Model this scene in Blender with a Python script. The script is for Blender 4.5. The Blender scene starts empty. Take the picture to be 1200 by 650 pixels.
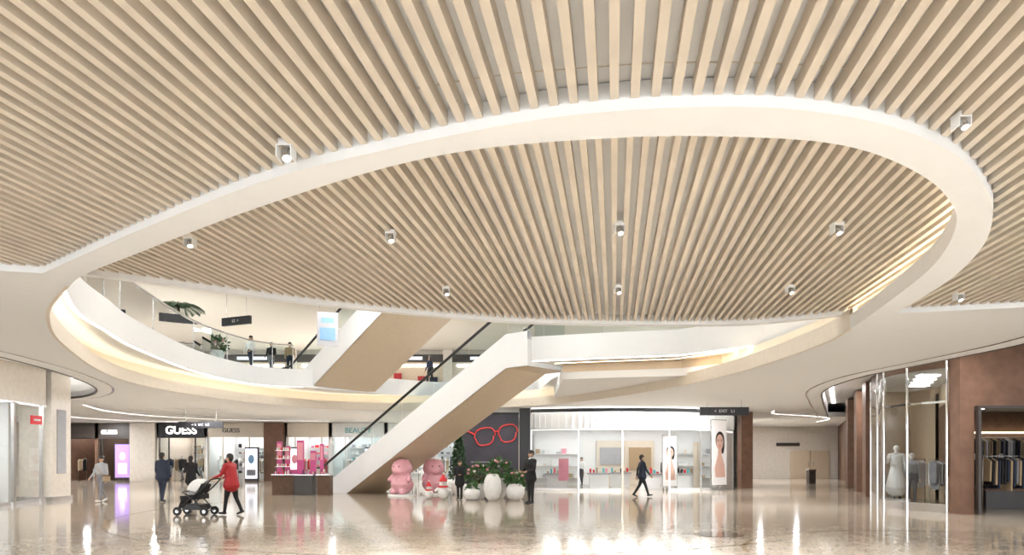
import bpy, math, random
import numpy as np
from mathutils import Vector, Matrix
random.seed(7)
S=bpy.context.scene
D=bpy.data
# ------------------------------------------------------------------ materials
def mat(name,col,rough=0.5,metal=0.0,em=0.0,emc=None,var=0.04,scale=6.0,spec=None,coat=0):
    m=D.materials.new(name); m.use_nodes=True
    nt=m.node_tree; b=nt.nodes['Principled BSDF']
    b.inputs['Roughness'].default_value=rough
    b.inputs['Metallic'].default_value=metal
    if spec is not None: b.inputs['Specular IOR Level'].default_value=spec
    if coat: b.inputs['Coat Weight'].default_value=coat
    tc=nt.nodes.new('ShaderNodeTexCoord'); n=nt.nodes.new('ShaderNodeTexNoise')
    n.inputs['Scale'].default_value=scale; n.inputs['Detail'].default_value=3
    nt.links.new(tc.outputs['Object'],n.inputs['Vector'])
    r=nt.nodes.new('ShaderNodeValToRGB')
    c0=[max(0,c*(1-var)) for c in col]; c1=[min(1,c*(1+var)) for c in col]
    r.color_ramp.elements[0].position=.3; r.color_ramp.elements[1].position=.7
    r.color_ramp.elements[0].color=(*c0,1); r.color_ramp.elements[1].color=(*c1,1)
    nt.links.new(n.outputs['Fac'],r.inputs['Fac']); nt.links.new(r.outputs['Color'],b.inputs['Base Color'])
    if em>0:
        b.inputs['Emission Color'].default_value=(*(emc or col),1)
        b.inputs['Emission Strength'].default_value=em
    return m
def glassmat(name,tint=(0.93,0.97,0.96),ior=1.45):
    m=D.materials.new(name); m.use_nodes=True; nt=m.node_tree; nt.nodes.clear()
    o=nt.nodes.new('ShaderNodeOutputMaterial'); mx=nt.nodes.new('ShaderNodeMixShader')
    t=nt.nodes.new('ShaderNodeBsdfTransparent'); t.inputs['Color'].default_value=(*tint,1)
    g=nt.nodes.new('ShaderNodeBsdfGlossy'); g.inputs['Roughness'].default_value=0.02
    f=nt.nodes.new('ShaderNodeFresnel'); f.inputs['IOR'].default_value=ior
    nt.links.new(f.outputs[0],mx.inputs[0]); nt.links.new(t.outputs[0],mx.inputs[1]); nt.links.new(g.outputs[0],mx.inputs[2])
    nt.links.new(mx.outputs[0],o.inputs[0]); return m
def floormat():
    m=mat('polished_marble',(0.60,0.52,0.43),rough=0.085); nt=m.node_tree; b=nt.nodes['Principled BSDF']
    tc=nt.nodes.new('ShaderNodeTexCoord'); v=nt.nodes.new('ShaderNodeTexVoronoi'); v.inputs['Scale'].default_value=22
    nt.links.new(tc.outputs['Object'],v.inputs['Vector'])
    r=nt.nodes.new('ShaderNodeValToRGB'); r.color_ramp.elements[0].color=(.40,.335,.26,1); r.color_ramp.elements[1].color=(.60,.53,.44,1)
    r.color_ramp.elements[1].position=.6
    nt.links.new(v.outputs['Color'],r.inputs['Fac'])
    n=nt.nodes.new('ShaderNodeTexNoise'); n.inputs['Scale'].default_value=1.1; n.inputs['Detail'].default_value=8; n.inputs['Distortion'].default_value=1.6
    nt.links.new(tc.outputs['Object'],n.inputs['Vector'])
    vr=nt.nodes.new('ShaderNodeValToRGB'); e=vr.color_ramp.elements; e[0].position=.40; e[0].color=(.78,.74,.68,1); e[1].position=.62; e[1].color=(1,.99,.97,1)
    k=vr.color_ramp.elements.new(.50); k.color=(.95,.93,.9,1); k=vr.color_ramp.elements.new(.515); k.color=(.62,.54,.46,1); k=vr.color_ramp.elements.new(.53); k.color=(.97,.95,.92,1)
    nt.links.new(n.outputs['Fac'],vr.inputs['Fac'])
    mx=nt.nodes.new('ShaderNodeMixRGB'); mx.blend_type='MULTIPLY'; mx.inputs[0].default_value=.85
    nt.links.new(r.outputs[0],mx.inputs[1]); nt.links.new(vr.outputs[0],mx.inputs[2])
    br=nt.nodes.new('ShaderNodeTexBrick'); br.inputs['Scale'].default_value=1.0; br.offset=0
    br.inputs['Brick Width'].default_value=1.2; br.inputs['Row Height'].default_value=1.2; br.inputs['Mortar Size'].default_value=.003
    br.inputs['Color1'].default_value=(1,1,1,1); br.inputs['Color2'].default_value=(.93,.93,.93,1); br.inputs['Mortar'].default_value=(.8,.77,.73,1)
    nt.links.new(tc.outputs['Object'],br.inputs['Vector'])
    m2=nt.nodes.new('ShaderNodeMixRGB'); m2.blend_type='MULTIPLY'; m2.inputs[0].default_value=1
    nt.links.new(mx.outputs[0],m2.inputs[1]); nt.links.new(br.outputs['Color'],m2.inputs[2])
    nt.links.new(m2.outputs[0],b.inputs['Base Color'])
    return m
M={}
M['floor']=floormat()
M['bounce_mat']=mat('bounce_paving',(.60,.61,.62),.8,var=.06,scale=2)  # pale reflector colour for the added ground behind the viewpoint
M['white']=mat('white_gypsum',(.85,.86,.865),.6,var=.01)
M['wall']=mat('cream_stone',(.70,.64,.56),.4,var=.06)
M['slat']=mat('oak_slat',(.61,.54,.45),.5,var=.07,scale=3)
M['back']=mat('slat_backing',(.84,.85,.86),.7,var=.02)
M['gold']=mat('champagne_panel',(.64,.52,.38),.4,var=.03)
M['goldlite']=mat('champagne_light',(.74,.66,.55),.4,var=.03)
M['cove']=mat('cove_cream',(.78,.71,.60),.6,var=.02)
M['led']=mat('led_strip_warm',(1,.85,.6),.5,em=7,emc=(1,.84,.62))
M['ledw']=mat('led_strip_white',(1,.95,.88),.5,em=3.5,emc=(1,.96,.9))
M['lamp']=mat('lamp_lens',(1,.95,.9),.5,em=6,emc=(1,.95,.88))
M['panel']=mat('shop_light_panel',(1,1,1),.5,em=4.2,emc=(1,.98,.96))
M['panelw']=mat('shop_light_warm',(1,.9,.75),.5,em=1.8,emc=(1,.85,.62))
M['black']=mat('black_paint',(.015,.015,.017),.35)
M['dark']=mat('dark_bronze',(.05,.04,.035),.4)
M['rubber']=mat('black_rubber',(.012,.012,.012),.5)
M['steel']=mat('brushed_steel',(.62,.61,.6),.25,metal=1)
M['chrome']=mat('chrome',(.8,.8,.8),.08,metal=1)
M['brown']=mat('brown_stone',(.18,.10,.066),.5,var=.15,scale=3,spec=.3)
M['brown2']=mat('brown_dark_stone',(.12,.07,.045),.5,var=.15,spec=.3)
M['glass']=glassmat('clear_glass',(.94,.97,.97),1.32)
M['glass2']=glassmat('balustrade_glass',(.78,.86,.86),1.12)
M['pink']=mat('pink_gloss',(.80,.40,.46),.18,coat=.6)
M['red']=mat('red_paint',(.7,.03,.04),.35)
M['redl']=mat('red_outline',(.75,.06,.06),.35)
M['magenta']=mat('magenta',(.58,.08,.26),.4)
M['teal']=mat('teal',(.10,.42,.45),.4)
M['purple']=mat('screen_purple',(.35,.2,.7),.3,em=.6,emc=(.45,.3,.95))
M['screen']=mat('screen_white',(.9,.9,1),.3,em=.6,emc=(.85,.88,1))
M['ceramic']=mat('white_ceramic',(.82,.81,.79),.2)
M['leaf']=mat('leaf_green',(.05,.13,.03),.5,var=.4)
M['leaf2']=mat('leaf_dark',(.03,.08,.03),.5,var=.4)
M['trunk']=mat('trunk_brown',(.12,.07,.04),.8,var=.3)
M['flw']=mat('flower_white',(.85,.8,.75),.6)
M['flp']=mat('flower_pink',(.8,.32,.4),.6)
M['skin']=mat('skin',(.50,.31,.21),.5)
M['hair']=mat('hair_black',(.018,.014,.012),.45)
M['eye']=mat('eye_dark',(.02,.015,.01),.2)
M['lip']=mat('lip',(.42,.14,.12),.4)
M['poster']=mat('poster_paper',(.85,.83,.82),.4,em=.12,emc=(.9,.88,.88))
M['pskin']=mat('poster_skin',(.66,.42,.34),.5,em=.05,emc=(.8,.6,.5))
M['billb']=mat('billboard_dark',(.045,.04,.055),.4,var=.3,scale=1)
M['inlay']=mat('floor_inlay_brown',(.24,.18,.13),.06,var=.1)
M['inlay2']=mat('floor_inlay_gold',(.38,.29,.19),.06,var=.05)
M['grey']=mat('grey_cloth',(.22,.22,.24),.8)
M['navy']=mat('navy_cloth',(.022,.03,.055),.8)
M['blackc']=mat('black_cloth',(.012,.012,.014),.8)
M['redc']=mat('red_down_jacket',(.40,.015,.02),.5)
M['lightc']=mat('light_cloth',(.40,.40,.42),.8)
M['whitec']=mat('white_cloth',(.80,.80,.79),.7)
M['tan']=mat('tan_cloth',(.42,.31,.19),.8)
M['manq']=mat('mannequin_shell',(.8,.78,.75),.3)
M['blue']=mat('banner_blue',(.20,.36,.55),.5)
ALLC=['red','magenta','teal','whitec','tan','navy','blackc','lightc','pink','gold','flw','grey']
# ------------------------------------------------------------------ mesh builder
class MB:
    def __init__(s): s.v=[];s.f=[];s.m=[];s.sm=[];s.mats=[]
    def mi(s,k):
        m=M[k]
        if m not in s.mats: s.mats.append(m)
        return s.mats.index(m)
    def add(s,vs,fs,k,smooth=False):
        o=len(s.v); s.v+= [tuple(v) for v in vs]; i=s.mi(k)
        for f in fs: s.f.append(tuple(o+a for a in f)); s.m.append(i); s.sm.append(smooth)
    def box(s,c,sz,k,rz=0,rx=0,ry=0):
        R=Matrix.Rotation(rz,3,'Z')@Matrix.Rotation(ry,3,'Y')@Matrix.Rotation(rx,3,'X'); c=Vector(c)
        vs=[c+R@Vector((x*sz[0]/2,y*sz[1]/2,z*sz[2]/2)) for z in(-1,1) for y in(-1,1) for x in(-1,1)]
        s.add(vs,[(0,2,3,1),(4,5,7,6),(0,1,5,4),(2,6,7,3),(0,4,6,2),(1,3,7,5)],k)
    def bx(s,x0,x1,y0,y1,z0,z1,k): s.box(((x0+x1)/2,(y0+y1)/2,(z0+z1)/2),(abs(x1-x0),abs(y1-y0),abs(z1-z0)),k)
    def cyl(s,p0,p1,r0,r1,k,n=12,caps=True):
        p0=Vector(p0);p1=Vector(p1); d=(p1-p0).normalized()
        a=Vector((0,0,1)) if abs(d.z)<.9 else Vector((1,0,0))
        u=d.cross(a).normalized(); w=d.cross(u)
        vs=[];
        for p,r in((p0,r0),(p1,r1)):
            for i in range(n):
                t=2*math.pi*i/n; vs.append(p+u*math.cos(t)*r+w*math.sin(t)*r)
        s.add(vs,[(i,(i+1)%n,n+(i+1)%n,n+i) for i in range(n)],k,True)
        if caps: s.add(vs[:n],[tuple(range(n))[::-1]],k); s.add(vs[n:],[tuple(range(n))],k)
    def tube(s,path,r,k,n=8):
        path=[Vector(p) for p in path]; rs=r if isinstance(r,(list,tuple)) else [r]*len(path)
        vs=[];N=len(path)
        for i,p in enumerate(path):
            d=(path[min(i+1,N-1)]-path[max(i-1,0)]).normalized()
            a=Vector((0,0,1)) if abs(d.z)<.95 else Vector((0,1,0))
            u=d.cross(a).normalized(); w=d.cross(u)
            for j in range(n):
                t=2*math.pi*j/n; vs.append(p+(u*math.cos(t)+w*math.sin(t))*rs[i])
        fs=[(i*n+j,i*n+(j+1)%n,(i+1)*n+(j+1)%n,(i+1)*n+j) for i in range(N-1) for j in range(n)]
        fs+=[tuple(range(n))[::-1],tuple((N-1)*n+j for j in range(n))]
        s.add(vs,fs,k,True)
    def lathe(s,c,prof,k,n=24):
        vs=[];
        for r,z in prof:
            for j in range(n):
                t=2*math.pi*j/n; vs.append((c[0]+r*math.cos(t),c[1]+r*math.sin(t),c[2]+z))
        s.add(vs,[(i*n+j,i*n+(j+1)%n,(i+1)*n+(j+1)%n,(i+1)*n+j) for i in range(len(prof)-1) for j in range(n)],k,True)
    def ell(s,c,r,k,n=14,m=9,R=None):
        c=Vector(c); vs=[]
        for i in range(m+1):
            ph=math.pi*i/m
            for j in range(n):
                t=2*math.pi*j/n
                v=Vector((r[0]*math.sin(ph)*math.cos(t),r[1]*math.sin(ph)*math.sin(t),r[2]*math.cos(ph)))
                if R: v=R@v
                vs.append(c+v)
        s.add(vs,[(i*n+j,(i+1)*n+j,(i+1)*n+(j+1)%n,i*n+(j+1)%n) for i in range(m) for j in range(n)],k,True)
    def wall(s,pts,z0,z1,k,closed=False,smooth=False):
        n=len(pts); vs=[(p[0],p[1],z0) for p in pts]+[(p[0],p[1],z1) for p in pts]
        s.add(vs,[(i,(i+1)%n,n+(i+1)%n,n+i) for i in range(n if closed else n-1)],k,smooth)
    def band(s,a,b,z,k,closed=False):   # flat strip between two polylines
        n=len(a); vs=[(p[0],p[1],z) for p in a]+[(p[0],p[1],z) for p in b]
        s.add(vs,[(i,(i+1)%n,n+(i+1)%n,n+i) for i in range(n if closed else n-1)],k)
    def build(s,name,loc=(0,0,0),rz=0,parent=None):
        me=D.meshes.new(name); me.from_pydata(s.v,[],s.f)
        for m in s.mats: me.materials.append(m)
        me.polygons.foreach_set('material_index',s.m); me.polygons.foreach_set('use_smooth',s.sm); me.update()
        o=D.objects.new(name,me); S.collection.objects.link(o); o.location=loc; o.rotation_euler=(0,0,rz)
        if parent: o.parent=parent
        return o
def cr(pts,closed=True,sub=8):
    n=len(pts); out=[]
    rng=range(n) if closed else range(n-1)
    for i in rng:
        if closed: p=[pts[(i+j-1)%n] for j in range(4)]
        else: p=[pts[max(0,min(n-1,i+j-1))] for j in range(4)]
        for q in range(sub):
            t=q/sub
            out.append(tuple(.5*((2*p[1][k])+(-p[0][k]+p[2][k])*t+(2*p[0][k]-5*p[1][k]+4*p[2][k]-p[3][k])*t*t+(-p[0][k]+3*p[1][k]-3*p[2][k]+p[3][k])*t**3) for k in(0,1)))
    if not closed: out.append(tuple(pts[-1][:2]))
    return out
def offset(pts,d,closed=True):
    n=len(pts); out=[]
    A=sum(pts[i][0]*pts[(i+1)%n][1]-pts[(i+1)%n][0]*pts[i][1] for i in range(n))
    sg=1 if A>0 or not closed else -1
    for i in range(n):
        a=pts[(i-1)%n] if closed else pts[max(i-1,0)]; b=pts[(i+1)%n] if closed else pts[min(i+1,n-1)]
        t=Vector((b[0]-a[0],b[1]-a[1])).normalized(); nn=Vector((t.y,-t.x))*sg
        out.append((pts[i][0]+nn.x*d,pts[i][1]+nn.y*d))
    return out
def fill2d(name,outer,holes,z0,z1,k):
    c=D.curves.new(name,'CURVE'); c.dimensions='2D'; c.fill_mode='BOTH'; c.extrude=(z1-z0)/2
    for P in [outer]+holes:
        sp=c.splines.new('POLY'); sp.points.add(len(P)-1)
        for i,p in enumerate(P): sp.points[i].co=(p[0],p[1],0,1)
        sp.use_cyclic_u=True
    o=D.objects.new(name+'_c',c); S.collection.objects.link(o)
    bpy.context.view_layer.update()
    me=D.meshes.new_from_object(o.evaluated_get(bpy.context.evaluated_depsgraph_get()))
    D.objects.remove(o); me.name=name; me.materials.clear(); me.materials.append(M[k])
    ob=D.objects.new(name,me); S.collection.objects.link(ob); ob.location=(0,0,(z0+z1)/2)
    return ob
def text(body,size,loc,k,parent=None,rz=0,name='letters',ext=.02):
    c=D.curves.new(name,'FONT'); c.body=body; c.size=size; c.extrude=ext; c.align_x='CENTER'; c.align_y='CENTER'
    o=D.objects.new(name,c); S.collection.objects.link(o); bpy.context.view_layer.update()
    me=D.meshes.new_from_object(o.evaluated_get(bpy.context.evaluated_depsgraph_get())); D.objects.remove(o)
    me.materials.clear(); me.materials.append(M[k])
    ob=D.objects.new(name,me); S.collection.objects.link(ob); ob.location=loc; ob.rotation_euler=(math.pi/2,0,rz)
    if parent: ob.parent=parent
    return ob
# ------------------------------------------------------------------ plan curves (metres; camera stands at x=0,y=0 looking +y)
near_in=[(-6.2,9.55),(-5.55,8.89),(-4.58,8.14),(-2.46,6.55),(-.68,5.45),(.77,5.11),(1.92,5.11),(2.64,5.27),(3.34,5.68),(3.97,6.23),(4.57,7.0),(5.19,8.3),(5.63,9.8),(6.3,12.7)]
far_in=[(6.56,15),(6.25,20),(4.74,25.3),(1.55,31),(-4.4,34.6),(-8.6,33.8),(-11.25,30),(-12.3,24.6),(-11.75,20),(-9.6,14.65),(-7.85,11.57)]
RING=cr(near_in+far_in,True,8)
ring_out=cr([(-6.11,8.89),(-4.14,7.36),(-2.24,5.98),(-1.0,5.33),(0,4.91),(.71,4.73),(1.46,4.67),(2.07,4.73),(2.8,4.97),(3.53,5.42),(4.22,6.08),(4.73,6.71),(5.37,7.8),(5.94,9.32),(6.39,11.36)],False,6)
disc_far=cr([(-6.75,10.2),(-5.5,11.0),(-3.8,12.2),(-2.0,13.2),(0,14.0),(2.1,14.3),(4.46,14.3),(5.6,13.9),(6.7,13.1)],False,6)
holeL=cr([(-12,10),(-12.0,13),(-12.2,16.3),(-13.0,20),(-14.6,24),(-17.1,27.2),(-20,28.6)],False,6)+[(-33,29),(-33,10)]
holeR=cr([(10.6,12.5),(10.8,14.6),(10.6,17.3),(10.4,20.5),(11.2,24.5),(13.2,29),(15.6,34),(18.5,40)],False,6)+[(33,40),(33,12.5)]
YB=-4
# ------------------------------------------------------------------ shell
mb=MB(); mb.add([(-35,YB,0),(35,YB,0),(35,58,0),(-35,58,0)],[(0,1,2,3)],'floor'); mb.build('floor')
mb=MB(); mb.add([(-60,-45,-.01),(60,-45,-.01),(60,YB,-.01),(-60,YB,-.01)],[(0,1,2,3)],'bounce_mat'); mb.build('ground_bounce')  # unseen ground, added behind the viewpoint to throw light onto the ceiling
outer=[(-34,57),(-34,8.77),(-6.6,8.77)]+ring_out+[(8.2,10.9),(11,10.4),(34,9.0),(34,57)]
fill2d('ceiling',outer,[RING,holeL,holeR],4.0,4.2,'white')
fill2d('ceiling_backing',[(-34.5,YB),(34.5,YB),(34.5,57),(-34.5,57)],[offset(RING,.16),holeL,holeR],4.21,4.27,'back')
U=Vector((.148,.989)); NN=Vector((.989,-.148))
def slats(name,poly,z0,z1,w,pitch):
    mb=MB(); ts=[p[0]*NN.x+p[1]*NN.y for p in poly]
    k0=math.ceil(min(ts)/pitch); k1=math.floor(max(ts)/pitch)
    for k in range(k0,k1+1):
        t=k*pitch+.0013; xs=[]
        for i in range(len(poly)):
            a=poly[i];b=poly[(i+1)%len(poly)]; ta=a[0]*NN.x+a[1]*NN.y-t; tb=b[0]*NN.x+b[1]*NN.y-t
            if ta*tb<0:
                q=ta/(ta-tb); x=a[0]+(b[0]-a[0])*q; y=a[1]+(b[1]-a[1])*q; xs.append(x*U.x+y*U.y)
        xs.sort()
        for a,b in zip(xs[::2],xs[1::2]):
            if b-a<.05: continue
            P=[NN*(t+e)+U*s for s in(a,b) for e in(-w/2,w/2)]
            vs=[(p.x,p.y,z) for z in(z0,z1) for p in P]
            mb.add(vs,[(0,1,3,2),(0,4,5,1),(2,3,7,6),(0,2,6,4),(1,5,7,3),(4,6,7,5)],'slat')
    return mb.build(name)
near_poly=[(-20,YB),(-20,8.76),(-6.6,8.76)]+ring_out+[(8.2,10.88),(11,10.38),(20,9.85),(20,YB)]
slats('ceiling_slats',near_poly,4.08,4.19,.060,.14)
ro=cr([p for p in near_in],False,8); ro=offset(ro,-.28,False)
if ro[20][1]>cr(near_in,False,8)[20][1]: ro=offset(cr(near_in,False,8),.28,False)
disc_poly=ro+disc_far[::-1]
slats('ceiling_slats',disc_poly,4.43,4.54,.060,.14)
# disc backing panel
db=offset(cr(near_in,False,8),-.5,False)
if db[20][1]>ro[20][1]: db=offset(cr(near_in,False,8),.5,False)
fill2d('ceiling_recess_backing',db+disc_far[::-1],[],4.56,4.60,'back')
# L2 slab with void
left_f=cr([(-9.5,30.9),(-10.6,30.5),(-11.4,29.0),(-11.75,25.4),(-10.95,19.9),(-10.2,17.2),(-9.6,15.2),(-8.6,13.2),(-7.6,11.5),(-6.75,10.2)],False,6)
right_f=cr([(6.7,13.1),(7.1,15),(7.25,17.6),(7.1,19.3)],False,6)+[(5.2,21.3),(2.8,21.9),(0.65,22.6)]
back_f=[(2.2,24.7),(1.6,28),(1.2,33.5),(-4,36.2),(-7.2,33.6)]
VOID=disc_far+right_f[1:]+back_f+left_f[:-1]
fill2d('floor_upper_slab',[(-34.5,YB),(34.5,YB),(34.5,57),(-34.5,57)],[VOID],4.80,5.60,'white')
# ring trim, cove, led
off=offset
mb=MB(); R1=off(RING,-.012); R2=off(RING,.04); nf=104
for a,b,k in((0,nf+1,'white'),(nf,len(RING),'goldlite')):
    A=R1[a:b]; B=R2[a:b]
    if k!='white': A=A+[R1[0]]; B=B+[R2[0]]
    z=4.26 if k=='white' else 4.38
    mb.wall(A,4.0,z,k,False,True); mb.wall(B,4.2,z,k,False,True); mb.band(A,B,z,k); mb.band(A,B,3.997,k)
mb.build('trim_1')
mb=MB(); mb.wall(off(RING,.58),4.2,4.8,'cove',True,True); mb.build('trim_2')
mb=MB(); a=off(RING,.06);b=off(RING,.14)
mb.band(a,b,4.235,'led',True); mb.build('cove_light_strip')
mb=MB()
d2=[(p[0],p[1]-.16) for p in disc_far]; d3=[(p[0],p[1]+.05) for p in disc_far]
mb.band(d2,d3,4.36,'white'); mb.wall(d2,4.36,4.6,'white'); mb.wall(d3,4.36,5.6,'white'); mb.build('trim_3')
mb=MB()
mb.band(left_f[:-6],off(left_f,.08,False)[:-6],4.785,'ledw'); 
rf=right_f; mb.band(rf,[(p[0]+.05,p[1]+.09) for p in rf],4.785,'ledw'); mb.build('cove_light_strip')
# stepped faceted bulkhead below the landing
BK=[(1.75,23.6),(2.9,23.2),(5.6,22.5),(7.3,20.6),(8.0,20.6),(7.6,25),(4.5,30.5),(1.9,31)]
fill2d('ceiling_bulkhead',BK,[],4.30,4.795,'white')
mb=MB(); F=[(p[0]-.012,p[1]-.012) for p in BK[:4]]; mb.wall(F,4.55,4.79,'gold'); G=[(p[0]-.3,p[1]-.45) for p in BK[:4]]; G2=[(p[0]-.3,p[1]-.40) for p in BK[:4]]
mb.band(G,G2,4.79,'led'); mb.band([(p[0]+.05,p[1]-.7) for p in BK[:4]],F,4.793,'gold'); mb.build('trim_4')
mb=MB()
for P,sg in((holeL[:-2],1),(holeR[:-2],-1)):
    Q=[(p[0]+sg*.03,p[1]) for p in P]; Q2=[(p[0]-sg*.04,p[1]) for p in P]
    mb.wall(P,4.0,4.8,'white'); mb.band(Q,Q2,3.99,'dark'); mb.wall(Q,3.99,4.07,'dark'); mb.wall(Q2,3.99,4.07,'dark')
    G=[(p[0]+sg*.55,p[1]) for p in P]; G2=[(p[0]+sg*.62,p[1]) for p in P]
    mb.band(G,G2,3.992,'steel')
    H=[(p[0]-sg*.25,p[1]) for p in P]; H2=[(p[0]-sg*.45,p[1]) for p in P]; mb.band(H[2:],H2[2:],4.78,'ledw')  # added glowing strip that brightens the raised soffit
mb.build('trim_5')
mb=MB()
for P in ([(13.4,35),(14.4,37.4),(17.2,39.4),(19.5,42),(20.5,46)],[(-19.5,31),(-21,36),(-20.0,41),(-16.5,44),(-12,45)],[(-24,35),(-26,40),(-25,44),(-22,46)]):
    q=cr(P,False,6); mb.band(q,off(q,.05,False),3.993,'ledw')
mb.build('cove_light_strip')
mb=MB(); mb.bx(-35,35,56.6,57,0,4.8,'wall'); mb.build('wall_back')
mb=MB(); mb.bx(-34.9,-34.5,6,57,0,4.8,'wall'); mb.build('wall_left')
mb=MB(); mb.bx(34.5,34.9,6,57,0,4.8,'wall'); mb.build('wall_right')
# L3 ceiling above level 2
esc_dir=Vector((6.95,-6.3,0)).normalized()
perp=Vector((-esc_dir.y,esc_dir.x,0))
def P2(o,s,t): q=Vector(o)+esc_dir*s+perp*t; return (q.x,q.y)
Bo=(-9.2,31.4)
Bo3=Vector((Bo[0],Bo[1],0))
hB=[P2(Bo3,4.5,-.3),P2(Bo3,11,-.3),P2(Bo3,11,4.0),P2(Bo3,4.5,4.0)]
fill2d('ceiling_upper',[(-34,YB),(34,YB),(34,57),(-34,57)],[hB],8.8,9.0,'cove')
mb=MB(); mb.bx(-34,34,46,46.3,5.6,8.8,'wall')
x=-30
while x<20:
    mb.bx(x,x+4.6,45.85,45.98,5.7,8.2,'gold' if int(x)%2 else 'goldlite'); mb.bx(x+.3,x+4.3,45.8,45.86,7.7,7.85,'ledw'); mb.bx(x+4.6,x+5.2,45.6,46,5.6,8.8,'wall')
    mb.bx(x,x+4.6,45.7,45.85,8.0,8.5,'dark'); mb.bx(x+1.2,x+3.2,45.66,45.7,8.15,8.35,'screen')
    for j in range(5): mb.bx(x+.5+j*.8,x+1.0+j*.8,45.6,45.8,5.6,6.6+.9*random.random(),random.choice(['brown','grey','navy','whitec','redc','tan']))
    x+=5.2
mb.build('wall_upper_back')
def railing(pts,z):
    mb=MB(); mb.wall(pts,z,z+1.05,'glass2'); mb.tube([(p[0],p[1],z+1.1) for p in pts],.035,'steel',6)
    for i in range(0,len(pts),4): mb.cyl((pts[i][0],pts[i][1],z),(pts[i][0],pts[i][1],z+1.08),.02,.02,'steel',6)
    return mb.build('glass_railing')
railing([(p[0]-.12,p[1]+.05) for p in left_f[2:-2]],5.6)
railing([(p[0]+.1,p[1]+.12) for p in right_f],5.6)
railing([(p[0],p[1]-.12) for p in disc_far],5.6)
# ------------------------------------------------------------------ escalators
def escalator(o,z0,W,rise,run,hb,land):
    mb=MB(); sl=rise/run; o3=Vector((o[0],o[1],0))
    def P(s,t,z): q=o3+esc_dir*s+perp*t; return (q.x,q.y,z0+z)
    st=[(-2.7,0,.16),(-2.1,0,.16),(0,0,.16+sl*2.1),(run,rise,rise+.16+sl*2.1),(run+land,rise,rise+.16+sl*2.1)]
    for t,t2 in((0,.22),(W,W-.22)):
        for i in range(len(st)-1):
            s0,a,b=st[i];s1,c,d=st[i+1]
            mb.add([P(s0,t,a),P(s1,t,c),P(s1,t,d),P(s0,t,b),P(s0,t2,a),P(s1,t2,c),P(s1,t2,d),P(s0,t2,b)],[(0,1,2,3),(4,7,6,5),(3,2,6,7)],'white')
        mb.add([P(-2.7,t,0),P(-2.7,t2,0),P(-2.7,t2,.16),P(-2.7,t,.16)],[(0,1,2,3)],'white')
        tm=(t+t2)/2
        gl=[(-2.5,.16),(-2.1,.16),(run,rise+.16+sl*2.1),(run+land,rise+.16+sl*2.1)]
        for i in range(3):
            (s0,a),(s1,b)=gl[i],gl[i+1]; n=6 if i==1 else 1
            for j in range(n):
                u0=s0+(s1-s0)*j/n+.015;u1=s0+(s1-s0)*(j+1)/n-.015; f=lambda u:a+(b-a)*(u-s0)/(s1-s0)
                mb.add([P(u0,tm,f(u0)),P(u1,tm,f(u1)),P(u1,tm,f(u1)+hb),P(u0,tm,f(u0)+hb)],[(0,1,2,3)],'glass2')
        hr=[P(-2.9,tm,.35),P(-3.0,tm,.7),P(-2.8,tm,.16+hb),P(-2.1,tm,.2+hb)]+[P(-2.1+(run+2.1)*k/6,tm,.2+hb+(rise+sl*2.1)*k/6) for k in range(1,7)]+[P(run+land,tm,rise+.2+sl*2.1+hb)]
        mb.tube(hr,.055,'rubber',8)
    for i in range(2,4):
        s0,a,b=st[i];s1,c,d=st[i+1]
        mb.add([P(s0,.02,a-.01),P(s1,.02,c-.01),P(s1,W-.02,c-.01),P(s0,W-.02,a-.01)],[(0,1,2,3)],'gold')
    s1,c,d=st[-1]; mb.add([P(s1,0,c),P(s1,W,c),P(s1,W,c+.9),P(s1,0,c+.9)],[(0,1,2,3)],'white')
    n=int((rise+sl*2.1-.1)/.19)
    for k in range(n):
        z=.05+(k+1)*.19; s=-2.0+(z-.05)/sl
        mb.add([P(s-.38,.24,z-.19),P(s-.38,.24,z),P(s+.02,.24,z),P(s-.38,W-.24,z-.19),P(s-.38,W-.24,z),P(s+.02,W-.24,z)],[(0,1,4,3),(1,2,5,4)],'steel')
    top=rise+sl*2.1
    mb.add([P(run-.1,.24,top),P(run+land,.24,top),P(run+land,W-.24,top),P(run-.1,W-.24,top)],[(0,1,2,3)],'steel')
    return mb.build('escalator')
escalator((-7.4,30.5),0.0,2.2,4.75,9.7,.95,1.0)
escalator(Bo,4.85,3.5,4.0,7.8,.95,1.0)
# ------------------------------------------------------------------ people
def seg_arrays(parts):
    A=np.array([p[0] for p in parts],float);B=np.array([p[1] for p in parts],float)
    ra=np.array([p[2] for p in parts]);rb=np.array([p[3] for p in parts]); return A,B,ra,rb
def capsule(mb,p0,p1,r0,r1,sx,k,n=14):
    p0=Vector(p0);p1=Vector(p1); d=p1-p0; L=d.length
    if L<1e-4: mb.ell(p0,(r0*sx,r0,r0),k,n,9); return
    d.normalize(); side=Vector((1,0,0)); side=(side-d*side.dot(d))
    if side.length<.2: side=Vector((0,1,0))-d*d.y
    side.normalize(); w=d.cross(side); rings=[]
    for i in range(1,5): a=math.pi/2*i/4; rings.append((p0-d*r0*math.cos(a),r0*math.sin(a)))
    for i in range(0,4): a=math.pi/2*i/4; rings.append((p1+d*r1*math.sin(a),r1*math.cos(a)))
    vs=[p0-d*r0]
    for c,r in rings:
        for j in range(n):
            t=2*math.pi*j/n; vs.append(c+side*math.cos(t)*r*sx+w*math.sin(t)*r)
    vs.append(p1+d*r1); N=len(rings)
    fs=[(0,1+(j+1)%n,1+j) for j in range(n)]
    fs+=[(1+i*n+j,1+i*n+(j+1)%n,1+(i+1)*n+(j+1)%n,1+(i+1)*n+j) for i in range(N-1) for j in range(n)]
    e=len(vs)-1; fs+=[(e,1+(N-1)*n+j,1+(N-1)*n+(j+1)%n) for j in range(n)]
    mb.add(vs,fs,k,True)
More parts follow.
